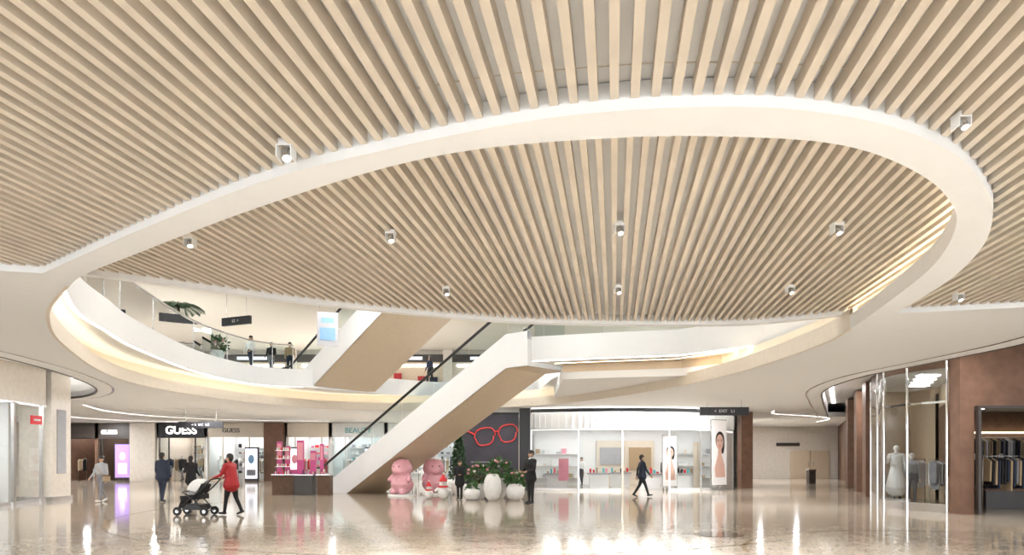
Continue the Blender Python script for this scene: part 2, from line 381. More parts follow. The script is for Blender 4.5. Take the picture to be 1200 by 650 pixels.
def blob(parts,voxel,smooth=3):
    """merge capsules into one continuous skin, coloured per nearest part -> MB"""
    t=MB()
    for p in parts: capsule(t,p[0],p[1],p[2],p[3],p[4],p[5])
    o=t.build('tmp'); r=o.modifiers.new('r','REMESH'); r.mode='VOXEL'; r.voxel_size=voxel
    s=o.modifiers.new('s','SMOOTH'); s.iterations=smooth; s.factor=.5
    bpy.context.view_layer.update()
    me=D.meshes.new_from_object(o.evaluated_get(bpy.context.evaluated_depsgraph_get())); D.objects.remove(o)
    nv=len(me.vertices); V=np.empty(nv*3); me.vertices.foreach_get('co',V); V=V.reshape(-1,3)
    F=[tuple(p.vertices) for p in me.polygons]
    C=np.array([V[list(f)].mean(0) for f in F])
    A,B,ra,rb=seg_arrays(parts); best=np.full(len(F),1e9); bi=np.zeros(len(F),int)
    for i in range(len(parts)):
        d=B[i]-A[i]; l=max(d@d,1e-9); q=np.clip(((C-A[i])@d)/l,0,1); pt=A[i]+q[:,None]*d
        df=C-pt; df[:,0]/=max(parts[i][4],1e-3) if parts[i][4]>1 else 1
        dist=np.linalg.norm(df,axis=1)-(ra[i]+(rb[i]-ra[i])*q); m=dist<best; best[m]=dist[m]; bi[m]=i
    out=MB(); out.v=[tuple(v) for v in V]
    for f,i in zip(F,bi): out.f.append(f); out.m.append(out.mi(parts[i][5])); out.sm.append(True)
    D.meshes.remove(me); return out
def person(name,loc,face,H=1.7,top='blackc',bottom='blackc',hair='hair',shoes='black',skin='skin',legs=((12,5),(-14,14)),arms=((10,6,12),(-10,6,12)),hem=None,longhair=False,fat=1.0,skirt=False,lean=0,voxel=.015,bag=None,extra=None,shirt=None):
    rad=math.radians; P=[]
    ln=lambda z:Vector((0,math.sin(rad(lean))*(z-.93),0))
    P.append(((0,0,.93),(0,.0,1.08),.118*fat,.112*fat,1.35,top if hem else bottom))
    P.append((Vector((0,0,1.04)),Vector((0,.01,1.30))+ln(1.3),.112*fat,.115*fat,1.42,top))
    P.append((Vector((-.12,0,1.38))+ln(1.38),Vector((.12,0,1.38))+ln(1.38),.075*fat,.075*fat,1,top))
    nk=ln(1.45); hd=ln(1.6)
    P.append((Vector((0,-.01,1.42))+nk,Vector((0,.005,1.52))+hd,.052,.05,1,skin))
    P.append((Vector((0,-.012,1.625))+hd,Vector((0,.0,1.60))+hd,.088,.08,1,skin))
    P.append((Vector((0,.02,1.565))+hd,Vector((0,.04,1.545))+hd,.062,.045,1,skin))
    P.append((Vector((0,.088,1.605))+hd,Vector((0,.105,1.583))+hd,.012,.017,1,skin))
    for sx in(-1,1): P.append((Vector((sx*.082,-.005,1.61))+hd,Vector((sx*.086,-.01,1.585))+hd,.016,.012,1,skin))
    if hair:
        P.append((Vector((0,-.03,1.65))+hd,Vector((0,-.012,1.655))+hd,.093,.09,1,hair))
        P.append((Vector((0,-.055,1.60))+hd,Vector((0,-.05,1.56 if not longhair else 1.42))+hd,.075,.055,1.1,hair))
    P.append((Vector((0,-.005,1.45))+nk,Vector((0,.0,1.455))+nk,.068,.066,1.1,shirt or top))
    if hem:
        P.append(((0,0,1.0),(0,0,hem),.125*fat,.15*fat,1.35,top))
    lows=[]; 
    for sx,(a,k) in zip((-1,1),legs):
        h=Vector((sx*.088,0,.90)); t=Vector((0,math.sin(rad(a)),-math.cos(rad(a)))); kn=h+t*.42
        q=rad(a-k); s_=Vector((0,math.sin(q),-math.cos(q))); an=kn+s_*.40
        P.append((h,kn,.088*fat,.062,1,bottom)); P.append((kn,an,.060,.044,1,bottom))
        pf=q*.7 if q<0 else q*.5
        fw=Vector((0,math.cos(pf),math.sin(pf)));dn=Vector((0,math.sin(pf),-math.cos(pf)))
        heel=an+dn*.045-fw*.03; toe=an+dn*.055+fw*.155
        P.append((heel,toe,.04,.033,1.1,shoes)); lows+= [heel.z-.04,toe.z-.033]
    hands=[]
    for sx,arm in zip((-1,1),arms):
        sw,ab,el=arm[:3]; inn=arm[3] if len(arm)>3 else 0
        sh=Vector((sx*.185*(.9+.1*fat),0,1.385))+ln(1.38)
        u=Vector((sx*math.sin(rad(ab)),math.sin(rad(sw))*math.cos(rad(ab)),-math.cos(rad(sw))*math.cos(rad(ab)))).normalized()
        eb=sh+u*.285; w=rad(sw+el)
        f=Vector((sx*math.sin(rad(ab*.5-inn)),math.sin(w),-math.cos(w))).normalized(); wr=eb+f*.25
        P.append((sh,eb,.062*fat,.048,1,top)); P.append((eb,wr,.047,.034,1,top))
        P.append((wr,wr+f*.03,.027,.03,1,skin)); P.append((wr+f*.03,wr+f*.085,.032,.034,.6,skin)); hands.append((sx,wr,f))
    if extra: P+=extra
    mb=blob(P,voxel)
    for sx in(-1,1): mb.ell(Vector((sx*.032,.073,1.613))+hd,(.012,.008,.007),'eye',8,5); mb.box(Vector((sx*.032,.079,1.634))+hd,(.03,.006,.006),'hair')
    mb.ell(Vector((0,.086,1.551))+hd,(.023,.008,.007),'lip',8,5)
    for sx,wr,f in hands:
        lat=Vector((0,1,0)); lat=(lat-f*lat.dot(f)).normalized(); inw=f.cross(lat).normalized()
        if inw.x*sx>0: inw=-inw
        b=wr+f*.085
        for i,l in enumerate((.072,.082,.077,.06)):
            r0=b+lat*(.027-.018*i); m1=r0+f*l*.5+inw*.008; m2=m1+f*l*.3+inw*.018; m3=m2+f*l*.12+inw*.02
            mb.tube([r0-f*.02,m1,m2,m3],[.0095,.009,.008,.006],skin,6)
        r0=wr+f*.03+lat*.026; mb.tube([r0,r0+lat*.022+f*.03+inw*.006,r0+lat*.028+f*.058+inw*.014],[.012,.010,.007],skin,6)
    if bag: bag(mb,hands)
    sc=H/1.743; zmin=min(lows)
    mb.v=[(v[0]*sc,v[1]*sc,(v[2]-zmin)*sc) for v in mb.v]
    return mb.build(name,loc,math.radians(face))
# face angle: 0 = looking away from camera (+y), 180 = towards camera, 90 = -x (left), -90 = +x
def shoulder_bag(mb,h):
    mb.tube([(.15,.09,1.42),(0,.15,1.2),(-.2,.1,.98)],.012,'tan',6); mb.tube([(.15,-.06,1.42),(0,-.15,1.25),(-.22,-.06,1.0)],.012,'tan',6)
    mb.box((-.25,.03,.9),(.09,.28,.22),'tan'); mb.box((-.25,.03,1.0),(.1,.29,.05),'brown')
person('walking_woman',(-14.8,24.6,0),170,1.68,'lightc','grey',longhair=True,shoes='whitec',legs=((16,4),(-14,16)),arms=((-8,8,25),(14,8,30)),bag=shoulder_bag,shirt='lightc',fat=1.14)
person('walking_man',(-12.6,24.6,0),-8,1.78,'navy','navy',legs=((7,2),(-6,6)),arms=((6,14,22),(-4,14,18)),fat=1.22,hem=.86)
person('walking_woman',(-12.65,26.9,0),-4,1.66,'blackc','blackc',longhair=True,legs=((5,2),(-5,8)),arms=((10,9,40),(6,9,35)),hem=.68,fat=1.2,shoes='tan')
person('woman_pushing_stroller',(-7.85,19.1,0),78,1.72,'redc','blackc',legs=((14,6),(-12,14)),arms=((28,6,40),(28,6,40)),hem=.84,fat=1.34,lean=6)
person('security_guard',(.65,23.7,0),130,1.86,'blackc','blackc',legs=((1,0),(-1,0)),arms=((12,10,62,28),(12,10,62,28)),fat=1.15,hem=.82,shirt='whitec')
person('walking_man',(5.3,27.8,0),-80,1.76,'navy','blackc',legs=((24,6),(-20,14)),arms=((-22,6,15),(18,6,20)),hem=.84,fat=1.15)
person('standing_woman',(-2.0,26.1,0),165,1.5,'blackc','blackc',longhair=True,legs=((2,0),(-2,2)),arms=((15,8,70,20),(10,8,60,20)),hem=.7,fat=1.15)
person('shopper_upper_level',(-10.9,33.5,5.6),200,1.68,'tan','navy',arms=((10,8,50),(10,8,40)))
person('shopper_upper_level',(-11.7,33.2,5.6),180,1.62,'blackc','grey',longhair=True,arms=((10,8,50),(10,8,40)))
person('shopper_upper_level',(-13.3,29.6,5.6),140,1.65,'navy','blackc')
person('shopper_upper_level',(-12.1,31.6,5.6),160,1.66,'whitec','navy',longhair=True,arms=((10,8,50),(10,8,40)))
person('shopper_upper_level',(-4.6,38.2,5.6),60,1.7,'navy','blackc')
# ------------------------------------------------------------------ stroller
mb=MB()
for x,y in((-.42,-.24),(-.42,.24),(.38,-.27),(.38,.27)):
    mb.cyl((x,y-.02,.12),(x,y+.02,.12),.12,.12,'rubber',18); mb.cyl((x,y-.025,.12),(x,y+.025,.12),.05,.05,'steel',10)
for y in(-.25,.25):
    mb.tube([(-.42,y,.12),(-.1,y,.42),(.35,y,.78),(.56,y,1.0)],.02,'black'); mb.tube([(.38,y,.12),(.1,y,.42),(-.2,y,.62)],.02,'black')
mb.tube([(.56,-.25,1.0),(.6,-.1,1.02),(.6,.1,1.02),(.56,.25,1.0)],.02,'rubber')
mb.tube([(-.42,-.24,.14),(-.42,.24,.14)],.014,'black'); mb.tube([(.38,-.27,.14),(.38,.27,.14)],.014,'black')
mb.box((0,0,.24),(.56,.44,.16),'black'); mb.box((-.05,0,.5),(.6,.42,.14),'blackc',ry=-.1); mb.box((.2,0,.68),(.08,.4,.42),'blackc',ry=.45)
mb.box((-.32,0,.36),(.1,.38,.3),'blackc',ry=.35); mb.tube([(-.28,-.2,.62),(-.34,-.1,.66),(-.34,.1,.66),(-.28,.2,.62)],.018,'black')
mb.ell((-.02,0,.6),(.24,.16,.1),'lightc')
n=12; vs=[];
for i in range(9):
    a=math.radians(10+i*14)
    for j in range(n):
        b=math.pi*j/(n-1); vs.append((.12-.38*math.cos(a)*math.sin(b),.24*math.cos(b),.66+.36*math.sin(a)*math.sin(b)))
mb.add(vs,[(i*n+j,i*n+j+1,(i+1)*n+j+1,(i+1)*n+j) for i in range(8) for j in range(n-1)],'whitec',True)
mb.build('baby_stroller',(-8.78,19.0,0),math.radians(-6))
# ------------------------------------------------------------------ pink sculptures, small figures, plants, vases
def bear(loc,h,rz):
    k='pink'; P=[((0,0,.46),(0,0,.54),.48,.42,1.12,k),((0,-.02,1.12),(0,-.02,1.14),.42,.41,1.2,k),((0,-.34,1.02),(0,-.36,1.0),.17,.15,1.5,k)]
    for s in(-1,1): P+=[((s*.30,0,1.47),(s*.31,0,1.48),.055,.05,1,k),((s*.44,-.10,.78),(s*.50,-.22,.62),.10,.10,1,k),((s*.22,-.2,.14),(s*.24,-.34,.13),.14,.14,1.1,k)]
    mb=blob(P,.035,7)
    for s in(-1,1): mb.ell((s*.15,-.415,1.2),(.025,.02,.03),'eye')
    sc=h/1.55
    mb.v=[(v[0]*sc,v[1]*sc,max(0,v[2]-.01)*sc+.08) for v in mb.v]; mb.lathe((0,0,0),[(.62*sc,0),(.62*sc,.07),(.6*sc,.08),(0,.08)],'ceramic',32)
    return mb.build('pink_bear_sculpture',loc,rz)
bear((-4.6,28.6,0),1.5,-.5); bear((-3.4,29.6,0),1.5,.35)
def snow(loc,h,rz):
    P=[((0,0,.3),(0,0,.36),.3,.28,1,'ceramic'),((0,0,.74),(0,0,.78),.2,.19,1,'ceramic'),((-.25,-.08,.5),(-.36,-.16,.42),.08,.07,1,'ceramic'),((.25,-.08,.5),(.36,-.16,.42),.08,.07,1,'ceramic')]
    mb=blob(P,.03); mb.lathe((0,0,.86),[(.2,0),(.21,.04),(.17,.1),(.08,.25),(0,.36)],'red'); mb.ell((.02,0,1.24),(.05,.05,.05),'flw')
    mb.lathe((0,0,.58),[(.15,-.03),(.24,0),(.24,.06),(.15,.08)],'red'); mb.ell((0,-.2,.76),(.03,.06,.03),'red')
    for s in(-1,1): mb.ell((s*.07,-.18,.84),(.02,.012,.022),'eye')
    mb.v=[(v[0]*h/1.25,v[1]*h/1.25,v[2]*h/1.25) for v in mb.v]; return mb.build('snowman_figure',loc,rz)
snow((-2.65,26.3,0),1.0,.1); snow((-3.25,26.6,0),.7,-.3)
def leaves(mb,c,r,n,k,l=.16,w=.05,seed=0):
    rg=random.Random(seed)
    for _ in range(n):
        d=Vector((rg.gauss(0,1),rg.gauss(0,1),rg.gauss(0,1))).normalized(); p=Vector(c)+Vector((d.x*r[0],d.y*r[1],d.z*r[2]))*rg.uniform(.45,1)
        t=(d+Vector((rg.uniform(-.6,.6),rg.uniform(-.6,.6),rg.uniform(-.3,.8)))).normalized(); s=t.cross(Vector((rg.uniform(-1,1),rg.uniform(-1,1),.3))).normalized()
        L=l*rg.uniform(.7,1.3); mb.add([p,p+t*L*.5+s*w,p+t*L,p+t*L*.5-s*w],[(0,1,2,3)],k)
mb=MB(); mb.lathe((0,0,0),[(.22,0),(.3,.1),(.34,.45),(.3,.47),(.28,.4),(0,.4)],'ceramic'); mb.cyl((0,0,.4),(0,0,1.2),.04,.03,'trunk')
for i in range(9): z=.75+i*.21; r=.48*(1-i/9.6); leaves(mb,(0,0,z),(r,r,.16),130,'leaf2',.13,.035,i)
mb.build('potted_conifer',(-2.3,29.6,0))
def shrub(name,loc,z,r,fl,seed,pot=True):
    mb=MB()
    if pot: mb.lathe((0,0,0),[(.2,0),(.28,.1),(.34,z*.8),(.36,z),(.32,z),(.3,z-.05),(0,z-.05)],'ceramic')
    for i in range(7):
        a=i*.9; mb.tube([(0,0,z-.05),(.1*math.cos(a),.1*math.sin(a),z+.2),(r*.6*math.cos(a),r*.6*math.sin(a),z+r*.7)],.012,'trunk',5)
    leaves(mb,(0,0,z+r*.6),(r,r,r*.8),260,'leaf',.2,.05,seed)
    rg=random.Random(seed)
    for i in range(fl):
        a=rg.uniform(0,6.28);e=rg.uniform(.1,1.4); mb.ell((r*.95*math.cos(a)*math.cos(e),r*.95*math.sin(a)*math.cos(e),z+r*.6+r*.8*math.sin(e)),(.06,.06,.05),rg.choice(['flw','flp','flp']),8,5)
    return mb.build(name,loc)
shrub('flowering_shrub',(-1.3,26.6,0),.6,.5,18,1); shrub('flowering_shrub',(-.55,27.2,0),.8,.5,14,2); shrub('flowering_shrub',(.15,26.7,0),.45,.4,10,3)
for (x,y,h,w) in((-.72,25.3,1.0,.34),(.12,25.6,.62,.36),(-1.5,25.7,.45,.34)):
    mb=MB(); mb.lathe((0,0,0),[(0,0),(w*.45,0),(w*.8,h*.15),(w,h*.45),(w*.92,h*.75),(w*.6,h),(w*.52,h),(w*.8,h*.72),(w*.8,h*.6),(0,h*.55)],'ceramic',28)
    leaves(mb,(0,0,h*.98),(w*.6,w*.6,.1),70,'leaf',.16,.04,int(h*9)); mb.build('white_ceramic_planter',(x,y,0))
# ------------------------------------------------------------------ cosmetics kiosk
mb=MB()
def disp(x,y,w,d,h,k,top=None):
    mb.bx(x,x+w,y,y+d,0,h,k); mb.bx(x-.03,x+w+.03,y-.03,y+d+.03,h,h+.04,top or 'steel')
disp(-10.3,29.3,.9,.6,.85,'brown2'); disp(-9.2,28.9,.75,.6,.85,'dark'); disp(-8.3,29.0,.55,.55,.85,'brown2')
for x,y,w,h in((-10.2,29.6,.22,2.3),(-9.85,29.6,.22,2.1),(-9.3,29.5,.3,2.35),(-8.75,29.6,.25,1.9),(-8.3,29.5,.15,2.2)):
    mb.bx(x,x+w,y,y+.08,.89,h,'magenta'); mb.bx(x+.03,x+w-.03,y-.02,y,1.5,h-.1,'flp')
for i in range(30):
    x=-10.25+random.random()*2.3; y=29.05+random.random()*.35; h=random.uniform(.08,.22); c=random.choice(['red','magenta','flw','gold','black'])
    if -9.38<x<-9.22 or -8.43<x<-8.3: continue
    mb.cyl((x,y,.89),(x,y,.89+h),.025,.02,c,8)
for z in(1.2,1.55,1.9): mb.bx(-10.2,-9.5,29.4,29.6,z,z+.02,'steel'); [mb.bx(-10.15+i*.09,-10.1+i*.09,29.45,29.5,z+.02,z+.14,random.choice(['red','pink','gold','flw'])) for i in range(7)]
mb.build('cosmetics_kiosk')
# ------------------------------------------------------------------ shops
def clothes_rack(mb,x0,x1,y,z=1.5,cols=ALLC):
    mb.tube([(x0,y,0),(x0,y,z+.05),(x1,y,z+.05),(x1,y,0)],.02,'steel',6); x=x0+.08
    while x<x1-.08: 
        h=random.uniform(.7,1.0); k=random.choice(cols); mb.add([(x,y-.22,z-.1),(x,y+.22,z-.1),(x,y,z),(x,y+.2,z-h),(x,y-.2,z-h),(x+.05,y-.22,z-.1),(x+.05,y+.22,z-.1),(x+.05,y,z),(x+.05,y+.2,z-h),(x+.05,y-.2,z-h)],[(0,4,3,1,2),(5,7,6,8,9),(0,5,9,4),(1,3,8,6),(0,2,7,5),(2,1,6,7),(3,4,9,8)],k); x+=.09
def shelves(mb,x0,x1,y,z0=.4,z1=2.4,cols=ALLC,bk='white',gap=.25,step=.48):
    mb.bx(x0,x1,y,y+.04,0,z1+.2,bk); z=z0
    while z<z1:
        mb.bx(x0,x1,y-.35,y,z,z+.03,'whitec'); x=x0+.1
        while x<x1-.25: 
            w=random.uniform(.12,.3); mb.bx(x,x+w,y-.28,y-.06,z+.03,z+.03+random.uniform(.1,.3),random.choice(cols)); x+=w+random.uniform(.05,gap)
        z+=step
def shop(name,x0,x1,y,depth,fas,wal,panel,sign=None,sc='ledw',zf=3.0,cols=ALLC,glass=True,fh=3.98):
    mb=MB(); mb.bx(x0,x1,y,y+.3,zf,fh,fas)
    mb.bx(x0,x0+.12,y,y+depth,0,fh,wal); mb.bx(x1-.12,x1,y,y+depth,0,fh,wal); mb.bx(x0,x1,y+depth-.1,y+depth,0,fh,wal)
    mb.bx(x0,x1,y+.3,y+depth,zf+.35,zf+.42,wal)
    q=x0+.6
    while q<x1-.8: mb.bx(q,q+.5,y+.8,y+depth-.6,zf+.30,zf+.34,panel); q+=1.3
    if glass:
        dx=(x1-x0)/2; 
        for a,b in((x0+.12,x0+dx-.9),(x0+dx+.9,x1-.12)):
            mb.bx(a,b,y+.12,y+.14,.1,zf,'glass'); mb.bx(a,b,y+.08,y+.18,0,.1,fas); 
            for e in(a,b): mb.bx(e-.03,e+.03,y+.08,y+.18,0,zf,fas)
    shelves(mb,x0+.3,x1-.3,y+depth-.15,cols=cols,bk=wal); clothes_rack(mb,x0+.5,x0+(x1-x0)*.4,y+1.5,cols=cols); clothes_rack(mb,x1-(x1-x0)*.4,x1-.4,y+2.2,cols=cols)
    mb.bx((x0+x1)/2-.5,(x0+x1)/2+.5,y+2.6,y+3.2,0,.8,'whitec')
    for i in range(3): mb.bx((x0+x1)/2-.4+i*.3,(x0+x1)/2-.2+i*.3,y+2.75,y+3.0,.8,1.0,random.choice(cols))
    o=mb.build(name)
    if sign: text(sign[0],sign[1],((x0+x1)/2+sign[2],y-.03,sign[3]),sc,o,name='sign_letters')
    return o
NEUT=['whitec','lightc','tan','grey','navy','blackc','flw']
shop('dark_storefront',-31.3,-28.6,47,5,'dark','brown','panel',glass=False,cols=['blackc','brown','tan','gold'],zf=2.9)
shop('dark_storefront',-28.6,-26.05,47,5,'dark','brown2','panel',('GUESS',.38,-.4,3.35),zf=2.9,cols=NEUT)
shop('fashion_storefront',-24.25,-20.9,46.6,5,'black','wall','panel',('GUESS',.75,0,3.45),zf=2.95,cols=NEUT)
shop('fashion_storefront',-20.9,-16.85,46.6,5,'goldlite','white','panel',('GUESS',.42,-.3,3.45),'black',cols=NEUT)
shop('cosmetics_storefront',-15.45,-12.4,46.6,5,'goldlite','white','panel',cols=['magenta','red','flp','flw','pink','whitec'])
shop('cosmetics_storefront',-12.4,-8.6,46.6,5,'whitec','white','panel',('BEAUTY',.5,0,3.45),'teal',cols=['teal','whitec','flw','lightc'])
shop('white_storefront',-8.6,-3.55,46.6,5,'whitec','white','panel',cols=NEUT)
for nm,(a,b,c,d,k) in {'wall_storefront_left':(-34.4,-31.35,46.9,52,'wall'),'wall_storefront_mid':(-26,-24.3,46.4,52,'wall'),'wall_storefront_stone':(-16.8,-15.5,46.2,52,'brown'),'wall_storefront_right':(-3.5,1,46.6,52,'wall')}.items():
    mb=MB(); mb.bx(a,b,c,d,0,3.98,k); mb.build(nm)
mb=MB(); mb.bx(-27.15,-26.05,46.55,46.75,.15,2.6,'dark'); mb.bx(-27.05,-26.1,46.53,46.55,.25,2.5,'purple'); mb.ell((-26.55,46.52,1.7),(.2,.01,.26),'screen'); mb.bx(-26.85,-26.25,46.515,46.53,.5,1.2,'screen'); mb.build('advertising_lightbox')
for x in(-17.9,-15.0,-9.9):
    mb=MB(); mb.bx(x,x+.9,45.7,45.9,0,2.3,'dark'); mb.bx(x+.05,x+.85,45.68,45.7,.2,2.2,'screen'); mb.ell((x+.45,45.67,1.5),(.2,.01,.3),'blue' if x<-16 else 'flp'); mb.bx(x+.15,x+.75,45.67,45.68,.4,.8,'magenta' if x>-16 else 'grey'); mb.build('advertising_lightbox')
for i,(x,c) in enumerate(((-23.7,'navy'),(-22.9,'blackc'),(-21.6,'tan'),(-20.2,'whitec'),(-17.9,'redc'))):
    person('mannequin',(x,47.35,.0),180+random.uniform(-20,20),1.78,c,'grey',hair=None,skin='manq',voxel=.028,hem=.8 if i%2 else None)
# billboard with glasses outline
bb=D.objects.new('sunglasses_billboard',None); S.collection.objects.link(bb)
mb=MB(); mb.bx(-2.7,.32,33.2,33.5,0,3.75,'billb'); mb.bx(-2.75,.34,33.16,33.2,3.68,3.8,'black'); mb.build('panel',parent=bb)
mb=MB()
def lens(cx,cz,a,b,tilt,n=32):
    out=[]
    for i in range(n+1):
        t=2*math.pi*i/n; c=math.cos(t);s_=math.sin(t); x=a*math.copysign(abs(c)**.75,c); z=b*math.copysign(abs(s_)**.8,s_)
        if z<0: x*=.85
        out.append((cx+x,33.14,cz+z+tilt*x))
    return out
mb.tube(lens(-1.32,2.62,.50,.42,.12),.04,'redl',6); mb.tube(lens(-.20,2.78,.46,.42,.12),.04,'redl',6)
mb.tube([(-.84,33.14,2.82),(-.74,33.12,2.89),(-.64,33.14,2.88)],.04,'redl',6); mb.tube([(-1.8,33.14,2.72),(-2.3,33.14,2.95),(-2.5,33.14,2.9)],.045,'redl',6)
mb.build('glasses_outline',parent=bb)
mb=MB(); mb.bx(-2.0,-.5,33.17,33.19,1.35,1.42,'grey'); mb.bx(-1.7,-.8,33.17,33.19,1.2,1.25,'grey'); mb.build('caption',parent=bb)
mb=MB(); mb.bx(.36,.88,33.1,33.7,0,4.0,'black'); mb.build('black_column')
# ------------------------------------------------------------------ white curved shop
fac=cr([(.95,33.4),(3.2,32.7),(5.6,32.5),(8.2,32.9),(10.2,34.0),(11.6,35.8)],False,8)
sh=D.objects.new('white_curved_storefront',None); S.collection.objects.link(sh)
mb=MB(); mb.wall(fac,2.95,3.8,'white',smooth=True); inn=[(p[0],p[1]+.4) for p in fac]; mb.band(fac,inn,2.95,'white'); mb.band(fac,inn,3.8,'white')
for i in range(0,len(fac)): mb.box((fac[i][0],fac[i][1]-.03,3.4),(.05,.08,.7),'white')
led=[(p[0],p[1]-.28) for p in fac]; mb.band(led,off(led,.12,False),3.96,'ledw'); mb.band([(p[0],p[1]+.06) for p in fac],[(p[0],p[1]+.14) for p in fac],2.94,'ledw')
mb.build('fascia',parent=sh)
mb=MB(); g=[(p[0],p[1]+.2) for p in fac]
mb.wall(g[:16],.12,2.95,'glass'); mb.wall(g[22:34],.12,2.95,'glass'); mb.wall(g[:16],0,.12,'white'); mb.wall(g[22:],0,.12,'white')
for i in(0,8,15,22,28,33): mb.bx(g[i][0]-.04,g[i][0]+.04,g[i][1]-.05,g[i][1]+.05,0,2.95,'goldlite' if i==15 else 'steel')
mb.wall([(p[0],p[1]+.1) for p in fac[34:]],0,2.95,'white'); mb.build('glazing',parent=sh)
mb=MB(); mb.bx(.95,12.0,40.5,40.7,0,3.8,'white'); mb.bx(.95,1.1,33.8,40.6,0,3.8,'white'); mb.bx(11.9,12.0,37,40.6,0,3.8,'white')
fl=[(.95,33.9)]+[(p[0],p[1]+.35) for p in fac]+[(12.0,40.6),(.95,40.6)]
mb.add([(p[0],p[1],3.3) for p in fl],[tuple(range(len(fl)))],'white')
for i in range(7):
    for j in range(3): mb.bx(1.8+i*1.4,2.6+i*1.4,35+j*1.8,35.7+j*1.8,3.26,3.28,'panel')
C2=['flw','whitec','tan','goldlite','lightc','whitec','flp']
shelves(mb,1.3,4.0,40.4,cols=C2,gap=.6,step=.7); shelves(mb,9.4,11.8,40.4,cols=C2,gap=.6,step=.7)
mb.bx(5.0,8.4,40.3,40.45,.0,2.6,'goldlite'); mb.bx(5.2,6.6,40.2,40.3,1.2,2.2,'lightc'); mb.bx(6.9,8.2,40.2,40.3,.9,2.2,'tan')
for x,y in((2.3,35.2),(4.6,36.2),(7,34.8),(9.2,36),(6,38)):
    mb.bx(x-.6,x+.6,y-.35,y+.35,.72,.8,'lightc'); mb.bx(x-.5,x+.5,y-.25,y+.25,0,.72,'white')
    for i in range(6): mb.bx(x-.5+i*.17,x-.4+i*.17,y-.15,y+.0,.8,.8+random.uniform(.08,.3),random.choice(['red','gold','flp','black','teal','tan']))
mb.box((2.6,34.4,1.0),(.5,.1,1.1),'flp'); mb.bx(9.4,9.5,34.6,35.4,0,2.4,'goldlite')
mb.build('interior',parent=sh)
person('shop_assistant',(8.3,37,0),170,1.66,'blackc','blackc',voxel=.025); person('shop_assistant',(3.9,38.3,0),150,1.64,'whitec','blackc',longhair=True,voxel=.025)
def portrait(cx,y,z0,z1,w,rz,name):
    mb=MB(); h=z1-z0; mb.bx(-w/2-.03,w/2+.03,0,.1,z0-.03,z1+.03,'steel'); mb.bx(-w/2,w/2,-.02,0,z0,z1,'poster'); fz=z0+h*.66; r=w*.25
    def disc(x,z,a,b,k,yy): n=24; mb.add([(x+a*math.cos(6.283*i/n),yy,z+b*math.sin(6.283*i/n)) for i in range(n)],[tuple(range(n))],k)
    disc(.02,fz+r*.35,r*1.25,r*1.5,'hair',-.022); disc(r*.8,fz-r*.4,r*.55,r*1.6,'hair',-.022)
    mb.add([(-r*.4,-.024,fz-r),(r*.5,-.024,fz-r),(r*.55,-.024,fz-r*2.1),(w*.36,-.024,z0+h*.28),(w*.4,-.024,z0+h*.12),(-w*.3,-.024,z0+h*.12),(-w*.36,-.024,z0+h*.26),(-r*.5,-.024,fz-r*2.1)],[tuple(range(8))],'pskin')
    disc(0,fz,r,r*1.35,'pskin',-.026)
    for s in(-1,1): disc(s*r*.42,fz+r*.2,r*.17,r*.07,'eye',-.03); disc(s*r*.42,fz+r*.45,r*.24,r*.04,'hair',-.03)
    disc(0,fz-r*.65,r*.25,r*.1,'red',-.03); disc(0,fz-r*.2,r*.08,r*.12,'lip',-.03)
    return mb.build(name,(cx,y,0),rz)
portrait(10.25,33.75,.25,3.45,1.15,.66,'cosmetics_poster'); portrait(7.75,33.5,.2,2.7,.7,.1,'cosmetics_poster')
# ------------------------------------------------------------------ right corridor
mb=MB(); mb.wall([(12.6,37),(17.7,53)],0,4.0,'wall'); mb.bx(12.1,12.7,36,36.7,0,4.0,'brown'); mb.build('wall_corridor_left')
mb=MB(); mb.bx(17.4,27,53,53.4,0,4,'wall'); mb.build('wall_corridor_end')
for i,(x0,x1) in enumerate(((21.6,23.1),(23.15,24.6))):
    mb=MB(); mb.bx(x0,x1,52.9,52.99,0,2.15,'gold'); mb.bx(x0+.1,x1-.1,52.86,52.9,.15,2.0,'gold'); mb.cyl((x1-.15 if i==0 else x0+.15,52.82,.9),(x1-.15 if i==0 else x0+.15,52.82,1.3),.02,.02,'steel',8); mb.build('door_%d'%(i+1))
mb=MB(); mb.bx(20.5,22.3,52.9,52.98,2.5,2.75,'dark'); mb.build('wall_sign')
mb=MB(); mb.wall([(14.7,27.6),(19.2,38.6),(25.3,53)],0,4.8,'brown2')
for x,y in((15.0,28.4),(16.6,32.3),(18.3,36.6)): mb.box((x-.05,y,2.35),(.55,1.5,4.7),'brown',rz=-.39)
mb.build('wall_corridor_right')
mb=MB(); mb.box((18.4,42,.4),(.4,.4,.8),'dark'); mb.box((18.4,42,.85),(.45,.45,.1),'steel'); mb.cyl((18.4,41.78,.65),(18.4,41.8,.65),.09,.09,'black',14); mb.build('litter_bin')
# ------------------------------------------------------------------ curved glass boutique
gb=D.objects.new('curved_glass_boutique',None); S.collection.objects.link(gb)
arc=cr([(14.3,27.2),(13.7,25.6),(12.8,23.9),(12.15,22.3),(12.1,20.9),(12.55,19.7)],False,6)
DIV=[(13.0,19.72),(16.0,25.6),(16.0,27.4),(14.5,27.5)]
mb=MB(); mb.wall(arc,.25,4.2,'glass',smooth=True); mb.wall(arc,0,.25,'steel'); mb.wall(arc,4.2,4.8,'brown2'); mb.wall(off(arc,-.05,False),3.2,3.26,'chrome')
for i in range(0,len(arc),6): mb.cyl((arc[i][0],arc[i][1],0),(arc[i][0],arc[i][1],4.6),.04,.04,'chrome',10)
mb.build('glazing',parent=gb)
mb=MB(); mb.wall(DIV,0,4.25,'gold'); mb.wall([(13.95,21.8),(15.5,24.8)],1.0,3.4,'brown')
pl=DIV[:2]+[(16,27.4)]+arc
mb.add([(p[0],p[1],4.22) for p in pl],[tuple(range(len(pl)))],'white')
